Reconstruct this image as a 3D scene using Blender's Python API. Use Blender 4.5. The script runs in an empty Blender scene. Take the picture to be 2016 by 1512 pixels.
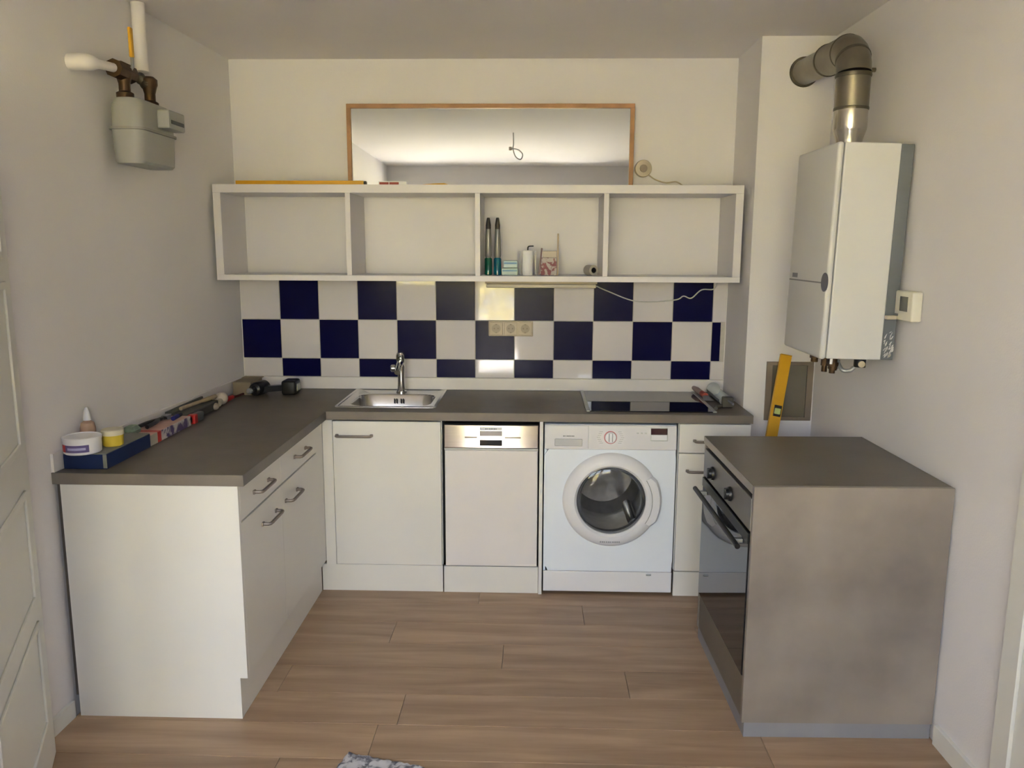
import bpy, bmesh, math, random
from mathutils import Vector, Matrix
random.seed(7)
R = math.radians
scene = bpy.context.scene
col = scene.collection

# ------------------------------------------------------------------ camera
cam_d = bpy.data.cameras.new('camera'); cam = bpy.data.objects.new('camera', cam_d); col.objects.link(cam)
cam_d.sensor_width = 36.0; cam_d.lens = 36.0 * 1586.34 / 2016; cam_d.clip_start = 0.05
_a, _b, _c = R(9.5341), R(1.6044), R(0.245)
_w = Vector((-math.sin(_b)*math.cos(_a), math.cos(_b)*math.cos(_a), -math.sin(_a)))
_r = Vector((math.cos(_b), math.sin(_b), 0)); _u = _r.cross(_w)
_rr = _r*math.cos(_c) + _u*math.sin(_c); _uu = -_r*math.sin(_c) + _u*math.cos(_c)
_m = Matrix((_rr, _uu, -_w)).transposed().to_4x4(); _m.translation = Vector((1.5651, -4.1533, 1.5945))
cam.matrix_world = _m
scene.camera = cam

# ------------------------------------------------------------------ world, sun, lights, exposure
world = bpy.data.worlds.new('world'); scene.world = world; world.use_nodes = True
_bg = world.node_tree.nodes['Background']
_bg.inputs[0].default_value = (0.79, 0.89, 1.04, 1); _bg.inputs[1].default_value = 7.0
sun_d = bpy.data.lights.new('sun', 'SUN'); sun_d.energy = 125; sun_d.angle = R(1); sun_d.color = (.93, .91, .94)
sun = bpy.data.objects.new('sun', sun_d); col.objects.link(sun)
sun.rotation_euler = Vector((0.35, -0.55, -0.75)).to_track_quat('-Z', 'Y').to_euler()
def portal(name, x0, x1, z0, z1, y):
    d = bpy.data.lights.new(name, 'AREA'); d.shape = 'RECTANGLE'; d.size = x1-x0; d.size_y = z1-z0
    d.cycles.is_portal = True
    o = bpy.data.objects.new(name, d); col.objects.link(o)
    o.location = ((x0+x1)/2, y, (z0+z1)/2); o.rotation_euler = (R(90), 0, 0)
    return o
portal('window_portal', -.08, .78, 1.13, 2.27, -5.40); portal('window_portal', .86, 1.42, .06, 2.27, -5.40); portal('window_portal', 1.50, 2.30, 1.13, 2.27, -5.40)
scene.view_settings.view_transform = 'Standard'; scene.view_settings.look = 'None'
scene.view_settings.gamma = 1; scene.view_settings.use_curve_mapping = False
scene.view_settings.exposure = 1.17

# ------------------------------------------------------------------ materials
MATS = {}
def mat(name, c, rough=.5, metal=0, var=.04, scale=6, bump=0, bscale=120, trans=0, ior=1.45, coat=0, stretch=(1,1,1), spec=None, rnd=0):
    m = bpy.data.materials.new(name); m.use_nodes = True; nt = m.node_tree; N = nt.nodes; L = nt.links
    p = N['Principled BSDF']
    tc = N.new('ShaderNodeTexCoord'); mp = N.new('ShaderNodeMapping'); L.new(tc.outputs['Object'], mp.inputs[0])
    mp.inputs['Scale'].default_value = stretch
    nz = N.new('ShaderNodeTexNoise'); nz.inputs['Scale'].default_value = scale; nz.inputs['Detail'].default_value = 5
    L.new(mp.outputs[0], nz.inputs['Vector'])
    rp = N.new('ShaderNodeValToRGB'); L.new(nz.outputs['Fac'], rp.inputs[0])
    rp.color_ramp.elements[0].position = .3; rp.color_ramp.elements[1].position = .7
    rp.color_ramp.elements[0].color = tuple(max(0, x*(1-var)) for x in c) + (1,)
    rp.color_ramp.elements[1].color = tuple(min(1, x*(1+var)) for x in c) + (1,)
    out = rp.outputs[0]
    if rnd:
        oi = N.new('ShaderNodeObjectInfo'); hs = N.new('ShaderNodeHueSaturation'); mr = N.new('ShaderNodeMapRange')
        L.new(oi.outputs['Random'], mr.inputs[0]); mr.inputs[3].default_value = 1-rnd; mr.inputs[4].default_value = 1+rnd
        L.new(mr.outputs[0], hs.inputs['Value']); L.new(out, hs.inputs['Color']); out = hs.outputs[0]
    L.new(out, p.inputs['Base Color'])
    p.inputs['Roughness'].default_value = rough; p.inputs['Metallic'].default_value = metal
    p.inputs['Transmission Weight'].default_value = trans; p.inputs['IOR'].default_value = ior
    p.inputs['Coat Weight'].default_value = coat
    if spec is not None: p.inputs['Specular IOR Level'].default_value = spec
    if bump:
        n2 = N.new('ShaderNodeTexNoise'); n2.inputs['Scale'].default_value = bscale; n2.inputs['Detail'].default_value = 3
        L.new(mp.outputs[0], n2.inputs['Vector'])
        b = N.new('ShaderNodeBump'); b.inputs['Strength'].default_value = bump; b.inputs['Distance'].default_value = .002
        L.new(n2.outputs['Fac'], b.inputs['Height']); L.new(b.outputs[0], p.inputs['Normal'])
    MATS[name] = m
    return m

M_wall   = mat('wall_paint', (.80, .774, .78), .85, var=.015, scale=2, bump=.25, bscale=160)
M_ceil   = mat('ceiling_paint', (.85, .81, .80), .9, var=.015, scale=2, bump=.15)
M_cab    = mat('cabinet_cream', (.79, .765, .72), .38, var=.012, scale=4)
M_shelf  = mat('shelf_white', (.76, .73, .74), .45, var=.012, scale=4)
M_white  = mat('appliance_white', (.87, .92, .99), .3, var=.01)
M_whitep = mat('white_plastic', (.84, .83, .85), .35, var=.01)
M_dwhite = mat('dishwasher_white', (.82, .775, .755), .4, var=.012)
M_trim   = mat('trim_white', (.76, .75, .70), .45, var=.015)
M_up     = mat('upstand_white', (.76, .725, .72), .4, var=.02)
M_top    = mat('worktop_grey', (.132, .112, .092), .42, var=.12, scale=9, bump=.15, bscale=60)
M_conc   = mat('concrete_laminate', (.245, .212, .185), .36, var=.26, scale=3.0, bump=.1, bscale=50)
M_conct  = mat('concrete_laminate_dark', (.13, .112, .09), .36, var=.12, scale=4, bump=.1, bscale=50)
M_plinth = mat('plinth_grey', (.25, .25, .27), .5, var=.05)
M_tblue  = mat('tile_blue', (.003, .003, .038), .22, var=.06, scale=3, spec=.13)
M_twhite = mat('tile_white', (.69, .655, .665), .045, var=.02, scale=3)
M_grout  = mat('grout', (.50, .47, .43), .9, var=.06, scale=30)
M_steel  = mat('brushed_steel', (.60, .57, .55), .10, 1, var=.05, scale=5, stretch=(1, 1, 60))
M_sink   = mat('sink_steel', (.58, .57, .55), .2, 1, var=.06, scale=9)
M_chrome = mat('chrome', (.6, .6, .58), .1, 1, var=.02)
M_hand   = mat('handle_nickel', (.26, .22, .19), .42, .6, var=.05)
M_dark   = mat('dark_gap', (.02, .017, .016), .7, var=.1)
M_black  = mat('black_plastic', (.012, .012, .012), .35, var=.2)
M_blackg = mat('black_glass', (.008, .008, .009), .03, var=.1, coat=.0, ior=1.52)
M_mirror = mat('mirror_glass', (.90, .93, .88), .015, 1, var=.0)
M_frame  = mat('mirror_wood', (.36, .19, .085), .5, var=.18, scale=14, stretch=(1, 1, 1))
M_alu    = mat('flue_aluminium', (.25, .225, .175), .36, 1, var=.16, scale=10, bump=.2, bscale=30)
M_alud   = mat('flue_joint', (.13, .115, .085), .45, .8, var=.2, scale=20)
M_gas    = mat('gas_meter_grey', (.33, .33, .31), .45, var=.04, scale=5)
M_brass  = mat('aged_brass', (.07, .038, .016), .45, .6, var=.3, scale=20)
M_yel    = mat('yellow_lacquer', (.62, .33, .008), .4, var=.08, scale=8)
M_yel2   = mat('pale_yellow_plastic', (.62, .46, .05), .45, var=.06)
M_bluegr = mat('boiler_side_bluegrey', (.135, .15, .165), .55, var=.05)
M_boil   = mat('boiler_white', (.66, .655, .645), .35, var=.01)
M_beige  = mat('aged_beige_plastic', (.50, .43, .32), .4, var=.04)
M_beiged = mat('beige_shadow_plastic', (.22, .18, .13), .5, var=.04)
def thin_glass(name, tint=(1, 1, 1), ior=1.45, rough=0):
    m = bpy.data.materials.new(name); m.use_nodes = True; nt = m.node_tree; N = nt.nodes; L = nt.links
    N.remove(N['Principled BSDF']); a = N.new('ShaderNodeBsdfTransparent'); b = N.new('ShaderNodeBsdfGlossy'); x = N.new('ShaderNodeMixShader')
    a.inputs[0].default_value = tint + (1,); b.inputs['Roughness'].default_value = rough
    lw = N.new('ShaderNodeFresnel'); lw.inputs[0].default_value = ior; L.new(lw.outputs[0], x.inputs[0])
    L.new(a.outputs[0], x.inputs[1]); L.new(b.outputs[0], x.inputs[2]); L.new(x.outputs[0], N['Material Output'].inputs[0])
    return m
M_glass = thin_glass('window_glass')
M_drum   = mat('drum_steel', (.62, .61, .60), .30, 1, var=.12, scale=25)
M_rubber = mat('grey_rubber', (.16, .16, .17), .6, var=.06)
M_red    = mat('red_plastic', (.45, .02, .02), .4, var=.06)
M_navy   = mat('blue_carton', (.003, .014, .075), .55, var=.08, scale=12)
M_cardg  = mat('grey_carton_top', (.20, .20, .18), .7, var=.08)
M_card   = mat('brown_cardboard', (.26, .205, .135), .8, var=.08, scale=14)
M_pink   = mat('faded_pink_carton', (.55, .35, .30), .7, var=.1, scale=20)
M_purple = mat('violet_print', (.12, .09, .24), .6, var=.15, scale=20)
M_wood   = mat('pale_stick_wood', (.42, .33, .22), .6, var=.12, scale=20)
M_grey   = mat('mid_grey_plastic', (.22, .22, .23), .45, var=.05)
M_lgrey  = mat('light_grey_metal', (.42, .43, .42), .35, .5, var=.06)
M_lcd    = mat('grey_lcd', (.075, .08, .07), .2, var=.05)
M_greenl = mat('green_liquid', (.0, .09, .045), .15, var=.1, coat=.5)
M_teal   = mat('teal_liquid', (.0, .10, .15), .15, var=.1, coat=.5)
M_clear  = mat('clear_bottle', (.80, .82, .82), .05, trans=.85, ior=1.3, var=0)
M_amber  = mat('pink_bottle', (.62, .42, .32), .2, trans=.35, ior=1.3, var=.03)
M_leaf   = mat('hedge_leaf', (.55, .46, .12), .6, var=.45, scale=3)
M_ground = mat('terrace_stone', (.60, .56, .51), .8, var=.1)
M_dispred= mat('dark_red_display', (.045, .006, .012), .12, var=.05)
M_violetd= mat('violet_display', (.16, .14, .20), .15, var=.05)
M_paint  = mat('white_paint_smear', (.70, .70, .68), .7, var=.05)
M_curt   = mat('sheer_curtain', (.80, .80, .78), .9, var=.03, trans=0)

def wood_floor():
    m = bpy.data.materials.new('laminate_oak'); m.use_nodes = True; nt = m.node_tree; N = nt.nodes; L = nt.links
    p = N['Principled BSDF']; tc = N.new('ShaderNodeTexCoord'); oi = N.new('ShaderNodeObjectInfo')
    add = N.new('ShaderNodeVectorMath'); add.operation = 'ADD'
    cmb = N.new('ShaderNodeCombineXYZ'); mu = N.new('ShaderNodeMath'); mu.operation = 'MULTIPLY'; mu.inputs[1].default_value = 37
    L.new(oi.outputs['Random'], mu.inputs[0]); L.new(mu.outputs[0], cmb.inputs[0]); L.new(mu.outputs[0], cmb.inputs[1])
    L.new(tc.outputs['Object'], add.inputs[0]); L.new(cmb.outputs[0], add.inputs[1])
    mp = N.new('ShaderNodeMapping'); mp.inputs['Scale'].default_value = (1.0, 9, 1); L.new(add.outputs[0], mp.inputs[0])
    n1 = N.new('ShaderNodeTexNoise'); n1.inputs['Scale'].default_value = 1.6; n1.inputs['Detail'].default_value = 4; n1.inputs['Distortion'].default_value = .6
    L.new(mp.outputs[0], n1.inputs['Vector'])
    r = N.new('ShaderNodeValToRGB'); L.new(n1.outputs['Fac'], r.inputs[0])
    e = r.color_ramp.elements; e[0].position = .3; e[0].color = (.265, .172, .105, 1); e[1].position = .72; e[1].color = (.45, .315, .205, 1)
    mp2 = N.new('ShaderNodeMapping'); mp2.inputs['Scale'].default_value = (3, 90, 1); L.new(add.outputs[0], mp2.inputs[0])
    n2 = N.new('ShaderNodeTexNoise'); n2.inputs['Scale'].default_value = 2.5; n2.inputs['Detail'].default_value = 3; L.new(mp2.outputs[0], n2.inputs['Vector'])
    mr2 = N.new('ShaderNodeMapRange'); L.new(n2.outputs['Fac'], mr2.inputs[0]); mr2.inputs[3].default_value = .9; mr2.inputs[4].default_value = 1.1
    mr = N.new('ShaderNodeMapRange'); L.new(oi.outputs['Random'], mr.inputs[0]); mr.inputs[3].default_value = .93; mr.inputs[4].default_value = 1.06
    mm = N.new('ShaderNodeMath'); mm.operation = 'MULTIPLY'; L.new(mr.outputs[0], mm.inputs[0]); L.new(mr2.outputs[0], mm.inputs[1])
    hs = N.new('ShaderNodeHueSaturation'); L.new(mm.outputs[0], hs.inputs['Value']); L.new(r.outputs[0], hs.inputs['Color'])
    L.new(hs.outputs[0], p.inputs['Base Color']); p.inputs['Roughness'].default_value = .42
    return m
M_floor = wood_floor()
def speckle(name, base, dark, scale, lo, hi):
    m = bpy.data.materials.new(name); m.use_nodes = True; nt = m.node_tree; N = nt.nodes; L = nt.links
    p = N['Principled BSDF']; tc = N.new('ShaderNodeTexCoord')
    n1 = N.new('ShaderNodeTexNoise'); n1.inputs['Scale'].default_value = scale; n1.inputs['Detail'].default_value = 6; n1.inputs['Distortion'].default_value = 1.2
    L.new(tc.outputs['Object'], n1.inputs['Vector'])
    r = N.new('ShaderNodeValToRGB'); L.new(n1.outputs['Fac'], r.inputs[0]); e = r.color_ramp.elements
    e[0].position = lo; e[0].color = dark + (1,); e[1].position = hi; e[1].color = base + (1,)
    L.new(r.outputs[0], p.inputs['Base Color']); p.inputs['Roughness'].default_value = .9
    return m
M_rug = speckle('speckled_rug', (.52, .52, .56), (.12, .12, .15), 22, .40, .52)
M_print = speckle('pink_grey_print', (.50, .46, .43), (.25, .10, .11), 26, .44, .50)
M_print2 = speckle('violet_white_print', (.55, .50, .50), (.10, .07, .17), 16, .44, .54)
M_oventop = M_conct

# ------------------------------------------------------------------ mesh helpers (world coordinates)
def new(): return bmesh.new()
def box(bm, x0, x1, y0, y1, z0, z1, bev=0, seg=2):
    r = bmesh.ops.create_cube(bm, size=1)
    vs = r['verts']
    for v in vs:
        v.co = Vector(((x0+x1)/2 + v.co.x*abs(x1-x0), (y0+y1)/2 + v.co.y*abs(y1-y0), (z0+z1)/2 + v.co.z*abs(z1-z0)))
    if bev:
        es = list({e for v in vs for e in v.link_edges})
        r = bmesh.ops.bevel(bm, geom=es, offset=bev, segments=seg, affect='EDGES', profile=.5)
    return bm
def frame_of(d):
    d = d.normalized(); a = Vector((0, 0, 1)) if abs(d.z) < .9 else Vector((1, 0, 0))
    u = d.cross(a).normalized(); return u, d.cross(u).normalized()
def loft(bm, loops, cap0=True, cap1=True, closed=True):
    rs = [[bm.verts.new(p) for p in l] for l in loops]; n = len(rs[0])
    for a, b in zip(rs, rs[1:]):
        for i in range(n if closed else n-1):
            j = (i+1) % n
            try: bm.faces.new((a[i], a[j], b[j], b[i]))
            except ValueError: pass
    if cap0: bm.faces.new(rs[0][::-1])
    if cap1: bm.faces.new(rs[-1])
    return bm
def ring(c, u, v, r, n): return [c + (u*math.cos(2*math.pi*i/n) + v*math.sin(2*math.pi*i/n))*r for i in range(n)]
def cyl(bm, p0, p1, r0, r1=None, n=20):
    p0, p1 = Vector(p0), Vector(p1); r1 = r0 if r1 is None else r1; u, v = frame_of(p1-p0)
    return loft(bm, [ring(p0, u, v, r0, n), ring(p1, u, v, r1, n)])
def lathe(bm, base, axis, prof, n=32, cap0=True, cap1=True):
    base, axis = Vector(base), Vector(axis).normalized(); u, v = frame_of(axis)
    return loft(bm, [ring(base + axis*h, u, v, max(r, 1e-4), n) for r, h in prof], cap0, cap1)
def tube(bm, pts, r, n=10):
    pts = [Vector(p) for p in pts]; rr = r if isinstance(r, (list, tuple)) else [r]*len(pts); loops = []
    t0 = (pts[1]-pts[0]).normalized(); u, v = frame_of(t0)
    for i, p in enumerate(pts):
        t = ((pts[min(i+1, len(pts)-1)] - pts[i]).normalized() + (pts[i] - pts[max(i-1, 0)]).normalized())
        t = t.normalized() if t.length > 1e-6 else t0
        u = (u - t*u.dot(t)).normalized(); v = t.cross(u)
        loops.append(ring(p, u, v, rr[i], n))
    return loft(bm, loops)
def smooth_path(pts, k=6):
    pts = [Vector(p) for p in pts]; out = []
    for i in range(len(pts)-1):
        p0 = pts[max(i-1, 0)]; p1 = pts[i]; p2 = pts[i+1]; p3 = pts[min(i+2, len(pts)-1)]
        for j in range(k):
            t = j/k; out.append(.5*((2*p1) + (-p0+p2)*t + (2*p0-5*p1+4*p2-p3)*t*t + (-p0+3*p1-3*p2+p3)*t**3))
    return out + [pts[-1]]
def prism(bm, poly, z0, z1):
    return loft(bm, [[Vector((x, y, z0)) for x, y in poly], [Vector((x, y, z1)) for x, y in poly]])
def rrect(cx, cy, w, d, r, z, n=6):
    out = []
    for sx, sy, a0 in ((1, 1, 0), (-1, 1, 90), (-1, -1, 180), (1, -1, 270)):
        for k in range(n+1):
            a = R(a0 + 90*k/n); out.append(Vector((cx + sx*(w/2-r) + r*math.cos(a), cy + sy*(d/2-r) + r*math.sin(a), z)))
    return out
def ball(bm, c, r, s=(1, 1, 1), n=16):
    rr = bmesh.ops.create_uvsphere(bm, u_segments=n, v_segments=n//2+2, radius=r)
    for v in rr['verts']: v.co = Vector(c) + Vector((v.co.x*s[0], v.co.y*s[1], v.co.z*s[2]))
    return bm

OFF = {}
def obj(name, bm, m, parent=None, smooth=False, label=None, kind=None):
    bmesh.ops.recalc_face_normals(bm, faces=bm.faces)
    if parent is not None: off = OFF[parent.name]
    else:
        xs = [v.co for v in bm.verts]
        off = Vector(((min(v.x for v in xs)+max(v.x for v in xs))/2, (min(v.y for v in xs)+max(v.y for v in xs))/2, min(v.z for v in xs)))
    for v in bm.verts: v.co -= off
    me = bpy.data.meshes.new(name)
    if smooth:
        for f in bm.faces: f.smooth = True
        for e in bm.edges:
            if len(e.link_faces) == 2 and e.calc_face_angle(0) > R(38): e.smooth = False
    bm.to_mesh(me); bm.free(); me.materials.append(m)
    o = bpy.data.objects.new(name, me); col.objects.link(o)
    if parent is not None: o.parent = parent
    else: o.location = off
    OFF[o.name] = off
    if label: o['label'] = label
    if kind: o['kind'] = kind
    return o
def thing(name, label, cat, loc, group=None, rot=None):
    o = bpy.data.objects.new(name, None); o.empty_display_size = .05; col.objects.link(o); o.location = loc
    OFF[o.name] = Vector(loc); o['label'] = label; o['category'] = cat
    if group: o['group'] = group
    if rot: o.rotation_euler = rot
    return o
def tag(o, label, cat, group=None):
    o['label'] = label; o['category'] = cat
    if group: o['group'] = group
    return o
def struct(name, bm, m, smooth=False):
    o = obj(name, bm, m, None, smooth); o['kind'] = 'structure'; return o
def XL(y): return .0376 + .030*y          # left wall
def XR(y): return 2.857 - .021*y           # right wall
YR = -5.25; H = 2.512; T = .12

# ------------------------------------------------------------------ room shell
fl = struct('floor', prism(new(), [(XL(0), 0), (2.543, 0), (XR(0), 0), (XR(YR), YR), (XL(YR), YR)], -.10, -.010), M_grout)
row = 0; y = 0.05
y = -.14
while y > YR - .19:
    y0, y1 = max(y-.19, YR+.002), min(y, -.002)
    if y0 >= y1: break
    if y1 > -.14+.001 : pass
    x = -.9 + ((row*.47) % 1.28) if row != 8 else 1.046-1.28*2
    while x < 3.0:
        a0, b0 = max(x, XL(y0)+.004, XL(y1)+.004), min(x+1.28, XR(y1)-.002)
        if b0 - a0 > .02:
            obj('floor_plank', box(new(), a0+.0006, b0-.0006, y0+.0006, y1-.0006, -.010, 0, .0012, 1), M_floor, fl)
        x += 1.28
    row += 1; y -= .19
struct('ceiling', prism(new(), [(XL(0)-.1, T), (XR(0)+.1, T), (XR(YR)+.1, YR-T), (XL(YR)-.1, YR-T)], H, H+.1), M_ceil)
wb = struct('wall_back', box(new(), XL(0)-T, XR(0)+T, 0, T, -.1, H), M_wall)
struct('wall_left', prism(new(), [(XL(0), 0), (XL(-5.25), -5.25), (XL(-5.25)-T, -5.25), (XL(0)-T, 0)], -.1, H), M_wall)
struct('wall_right', prism(new(), [(XR(0), 0), (XR(0)+T, 0), (XR(-5.25)+T, -5.25), (XR(-5.25), -5.25)], -.1, H), M_wall)
struct('wall_chimney', box(new(), 2.545, XR(-.2)+.02, -.414, 0, 0, H), M_wall)
# rear wall behind the camera: balcony door between two windows
bm = new(); WZ1 = 2.27
OPEN = ((-.08, .78, 1.13), (.86, 1.42, .06), (1.50, 2.30, 1.13))
e0, e1_ = XL(YR)-T, XR(YR)+T; edges_ = [e0] + [q for o_ in OPEN for q in o_[:2]] + [e1_]
for a0, b0 in zip(edges_[0::2], edges_[1::2]): box(bm, a0, b0, YR-T, YR, -.1, H)
for a0, b0, zz in OPEN: box(bm, a0, b0, YR-T, YR, -.1, zz); box(bm, a0, b0, YR-T, YR, WZ1, H)
struct('wall_rear', bm, M_wall)
for k, (a0, b0, zz) in enumerate(OPEN):
    bm = new(); fy0, fy1 = YR-.09, YR-.03
    for xx in (a0, b0-.05): box(bm, xx, xx+.05, fy0, fy1, zz, WZ1, .004)
    for z_ in (zz, WZ1-.05): box(bm, a0, b0, fy0, fy1, z_, z_+.05, .004)
    win = struct('window_%d' % (k+1), bm, M_trim)
    obj('pane', box(new(), a0+.05, b0-.05, YR-.062, YR-.058, zz+.05, WZ1-.05), M_glass, win)

# outdoors seen through that window in the reflections
tag(obj('terrace', box(new(), -6, 9, -16, YR-T-.01, -.25, -.12), M_ground), 'pale stone terrace outside the rear window', 'terrace')['kind'] = 'structure'
bm = new(); rr = random.Random(3)
for i in range(9000):
    px, py, pz = rr.uniform(-5, 8), -10.7 + max(-1, min(.7, rr.gauss(0, .4))), rr.uniform(.02, 2.1) + rr.random()*.4
    n = Vector((rr.uniform(-1, 1), rr.uniform(-.2, 1), rr.uniform(-.6, 1))).normalized(); u, v = frame_of(n); s = rr.uniform(.05, .11)
    c = Vector((px, py, pz)); bm.faces.new([bm.verts.new(c+u*s), bm.verts.new(c+v*s*.6), bm.verts.new(c-u*s), bm.verts.new(c-v*s*.6)])
h = obj('garden_hedge', bm, M_leaf, kind='stuff'); tag(h, 'yellow green leafy hedge beyond the terrace', 'hedge')

tag(obj('reflection_blocker', box(new(), -3, 6, -9.9, -9.5, -.1195, .30, .01), mat('dark_blocker', (.05, .045, .035), .8)), 'long low dark block added before the hedge to darken the tile reflections', 'reflection_blocker')  # added dark block out of view, dims the reflections in the lower tiles

# baseboards
def along_right(name, y0, y1, t, z0, z1, m=M_trim):
    return struct(name, prism(new(), [(XR(y0)-t, y0), (XR(y0)-.0005, y0), (XR(y1)-.0005, y1), (XR(y1)-t, y1)], z0, z1), m)
along_right('baseboard_right', -2.0, -1.705, .014, 0, .068)
struct('baseboard_left', prism(new(), [(XL(-1.77)+.0005, -1.77), (XL(-1.77)+.012, -1.77), (XL(-1.652)+.012, -1.652), (XL(-1.652)+.0005, -1.652)], 0, .06), M_trim)

# left door: casing and a leaf standing ajar
bm = new()
prism(bm, [(XL(-1.86)+.0005, -1.86), (XL(-1.86)+.018, -1.86), (XL(-1.79)+.018, -1.79), (XL(-1.79)+.0005, -1.79)], 0, 2.06)
struct('trim_1', bm, M_trim)
d = struct('door_1', box(new(), -.02, .02, -.80, 0, .008, 2.02, .003), M_trim)
d.location = (.036, -1.868, .008)
dm = d.data
for v in dm.vertices: v.co.y -= .40
ang = R(24); d.rotation_euler = (0, 0, ang)
OFF[d.name] = Vector((0, 0, .008))
for z0, z1 in ((.16, .50), (.56, .90), (1.02, 1.50), (1.56, 1.94)):
    bm = new()
    for a0, b0, c0, d0 in ((-.70, -.10, z0, z0+.022), (-.70, -.10, z1-.022, z1), (-.122, -.10, z0, z1), (-.70, -.678, z0, z1)):
        box(bm, .0195, .0275, a0, b0, c0, d0, .003)
    obj('door_moulding', bm, M_trim, d)
# right door casing
bm = new()
prism(bm, [(XR(-2.09)-.022, -2.09), (XR(-2.02)-.022, -2.02), (XR(-2.02)-.0005, -2.02), (XR(-2.09)-.0005, -2.09)], 0, 1.99)
prism(bm, [(XR(-2.95)-.022, -2.95), (XR(-2.88)-.022, -2.88), (XR(-2.88)-.0005, -2.88), (XR(-2.95)-.0005, -2.95)], 0, 1.99)
prism(bm, [(XR(-2.95)-.022, -2.95), (XR(-2.02)-.022, -2.02), (XR(-2.02)-.0005, -2.02), (XR(-2.95)-.0005, -2.95)], 1.99, 2.06)
struct('trim_2', bm, M_trim)
dr = struct('door_2', prism(new(), [(XR(-2.878)-.012, -2.878), (XR(-2.092)-.012, -2.092), (XR(-2.092)-.0005, -2.092), (XR(-2.878)-.0005, -2.878)], .008, 1.985), M_trim)

# ------------------------------------------------------------------ wall tiles
TX, TS, TZ = .0425, .2025, 1.228
rowsz = ((TZ, TZ+TS), (TZ-TS, TZ), (.929, TZ-TS))
gb = obj('tile_grout', box(new(), TX, 2.541, -.0035, -.0002, .926, TZ+TS), M_grout, wb)
for ri, (z0, z1) in enumerate(rowsz):
    for c in range(13):
        x0, x1 = TX+c*TS, min(TX+(c+1)*TS, 2.5405 if ri != 1 else 2.5185)
        blue = (c + ri) % 2 == 1
        g = .0016
        bm = box(new(), x0+g, x1-g, -.0085, -.0036, z0+g, z1-g, .0012, 2)
        obj('tile', bm, M_tblue if blue else M_twhite, wb)
# upstands
ub = struct('trim_3', box(new(), .05, 2.543, -.014, -.0002, .8656, .9275, .002), M_up)
struct('trim_4', prism(new(), [(XL(-.015)+.0005, -.015), (XL(-.015)+.010, -.015), (XL(-1.645)+.010, -1.645), (XL(-1.645)+.0005, -1.645)], .8656, .928), M_up)

# ------------------------------------------------------------------ worktop
ZW = .865
wt = thing('worktop', 'grey laminate L-shaped kitchen worktop over the white base units', 'worktop', (1.0, -.6, .827))
bm = new(); sx0, sx1, sy0, sy1 = .66, 1.09, -.487, -.045
prism(bm, [(XL(-1.648)+.001, -1.648), (.622, -1.648), (.624, -.606), (XL(-.606)+.001, -.606)], .827, ZW)
prism(bm, [(XL(-.606)+.001, -.606), (sx0, -.606), (sx0, -.001), (XL(0)+.001, -.001)], .827, ZW)
box(bm, sx0, sx1, -.606, sy0, .827, ZW); box(bm, sx0, sx1, sy1, -.001, .827, ZW)
box(bm, sx1, 2.543, -.606, -.001, .827, ZW)
obj('countertop', bm, M_top, wt)

M_edge = mat('worktop_edge', (.185, .16, .135), .42, var=.08, scale=9)
obj('edge_band', box(new(), .6235, 2.5435, -.6068, -.6058, .8275, .864), M_edge, wt); obj('edge_band', box(new(), XL(-1.648)+.002, .6225, -1.6488, -1.6478, .8275, .864), M_edge, wt)

# ------------------------------------------------------------------ base units
def handle(parent, a, b, out, r=.0062, foot=.012):
    a, b, out = Vector(a), Vector(b), Vector(out); bm = new(); d = (b-a).normalized()
    p = [a, a+out*.72, a+out*.95+d*.006, a+out+d*.02, b+out-d*.02, b+out*.95-d*.006, b+out*.72, b]
    tube(bm, p, r, 8)
    for q in (a, b): box(bm, q.x-.007, q.x+.007, q.y-.007, q.y+.007, q.z-.006, q.z+.006, .002) if abs(out.x) < .01 else box(bm, q.x-.001, q.x+.006, q.y-.010, q.y+.010, q.z-.007, q.z+.007, .002)
    return obj('handle', bm, M_hand, parent, True)
cab = thing('base_cabinet', 'white base unit along the left wall with drawers over two doors', 'cabinet', (.3, -1.1, 0), 'white kitchen base cabinets')
bm = new(); X0c = .052
box(bm, X0c, .560, -1.624, -.62, .15, .826); 
obj('carcass', bm, M_cab, cab)
bm = loft(new(), [[Vector((x, yy, z)) for x, z in ((.012, 0), (.575, 0), (.575, .150), (.600, .150), (.600, .826), (.012, .826))] for yy in (-1.644, -1.626)])
obj('end_panel', bm, M_cab, cab)
obj('gap_shade', box(new(), .0005, .0115, -1.640, -1.626, .075, .826), mat('gap_shade_brown', (.085, .068, .055), .6), cab)  # dark brown strip stands in for the shade in the gap beside the wall
obj('kickboard', box(new(), .562, .5745, -1.626, -.592, 0, .148, .001), M_cab, cab)
for (ya, yb, hc, dh) in ((-1.624, -1.2015, -1.422, -1.352), (-1.2005, -.702, -.945, -1.082)):
    dr_ = obj('drawer', box(new(), .582, .600, ya, yb, .7015, .823, .0015), M_cab, cab)
    handle(dr_, (.600, hc-.075, .762), (.600, hc+.075, .762), (.030, 0, 0))
    do_ = obj('door', box(new(), .582, .600, ya, yb, .152, .6945, .0015), M_cab, cab)
    handle(do_, (.600, dh-.075, .622), (.600, dh+.075, .622), (.030, 0, 0))
obj('filler_panel', box(new(), .582, .5995, -.7015, -.5925, .152, .823, .0005), M_cab, cab)

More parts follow.
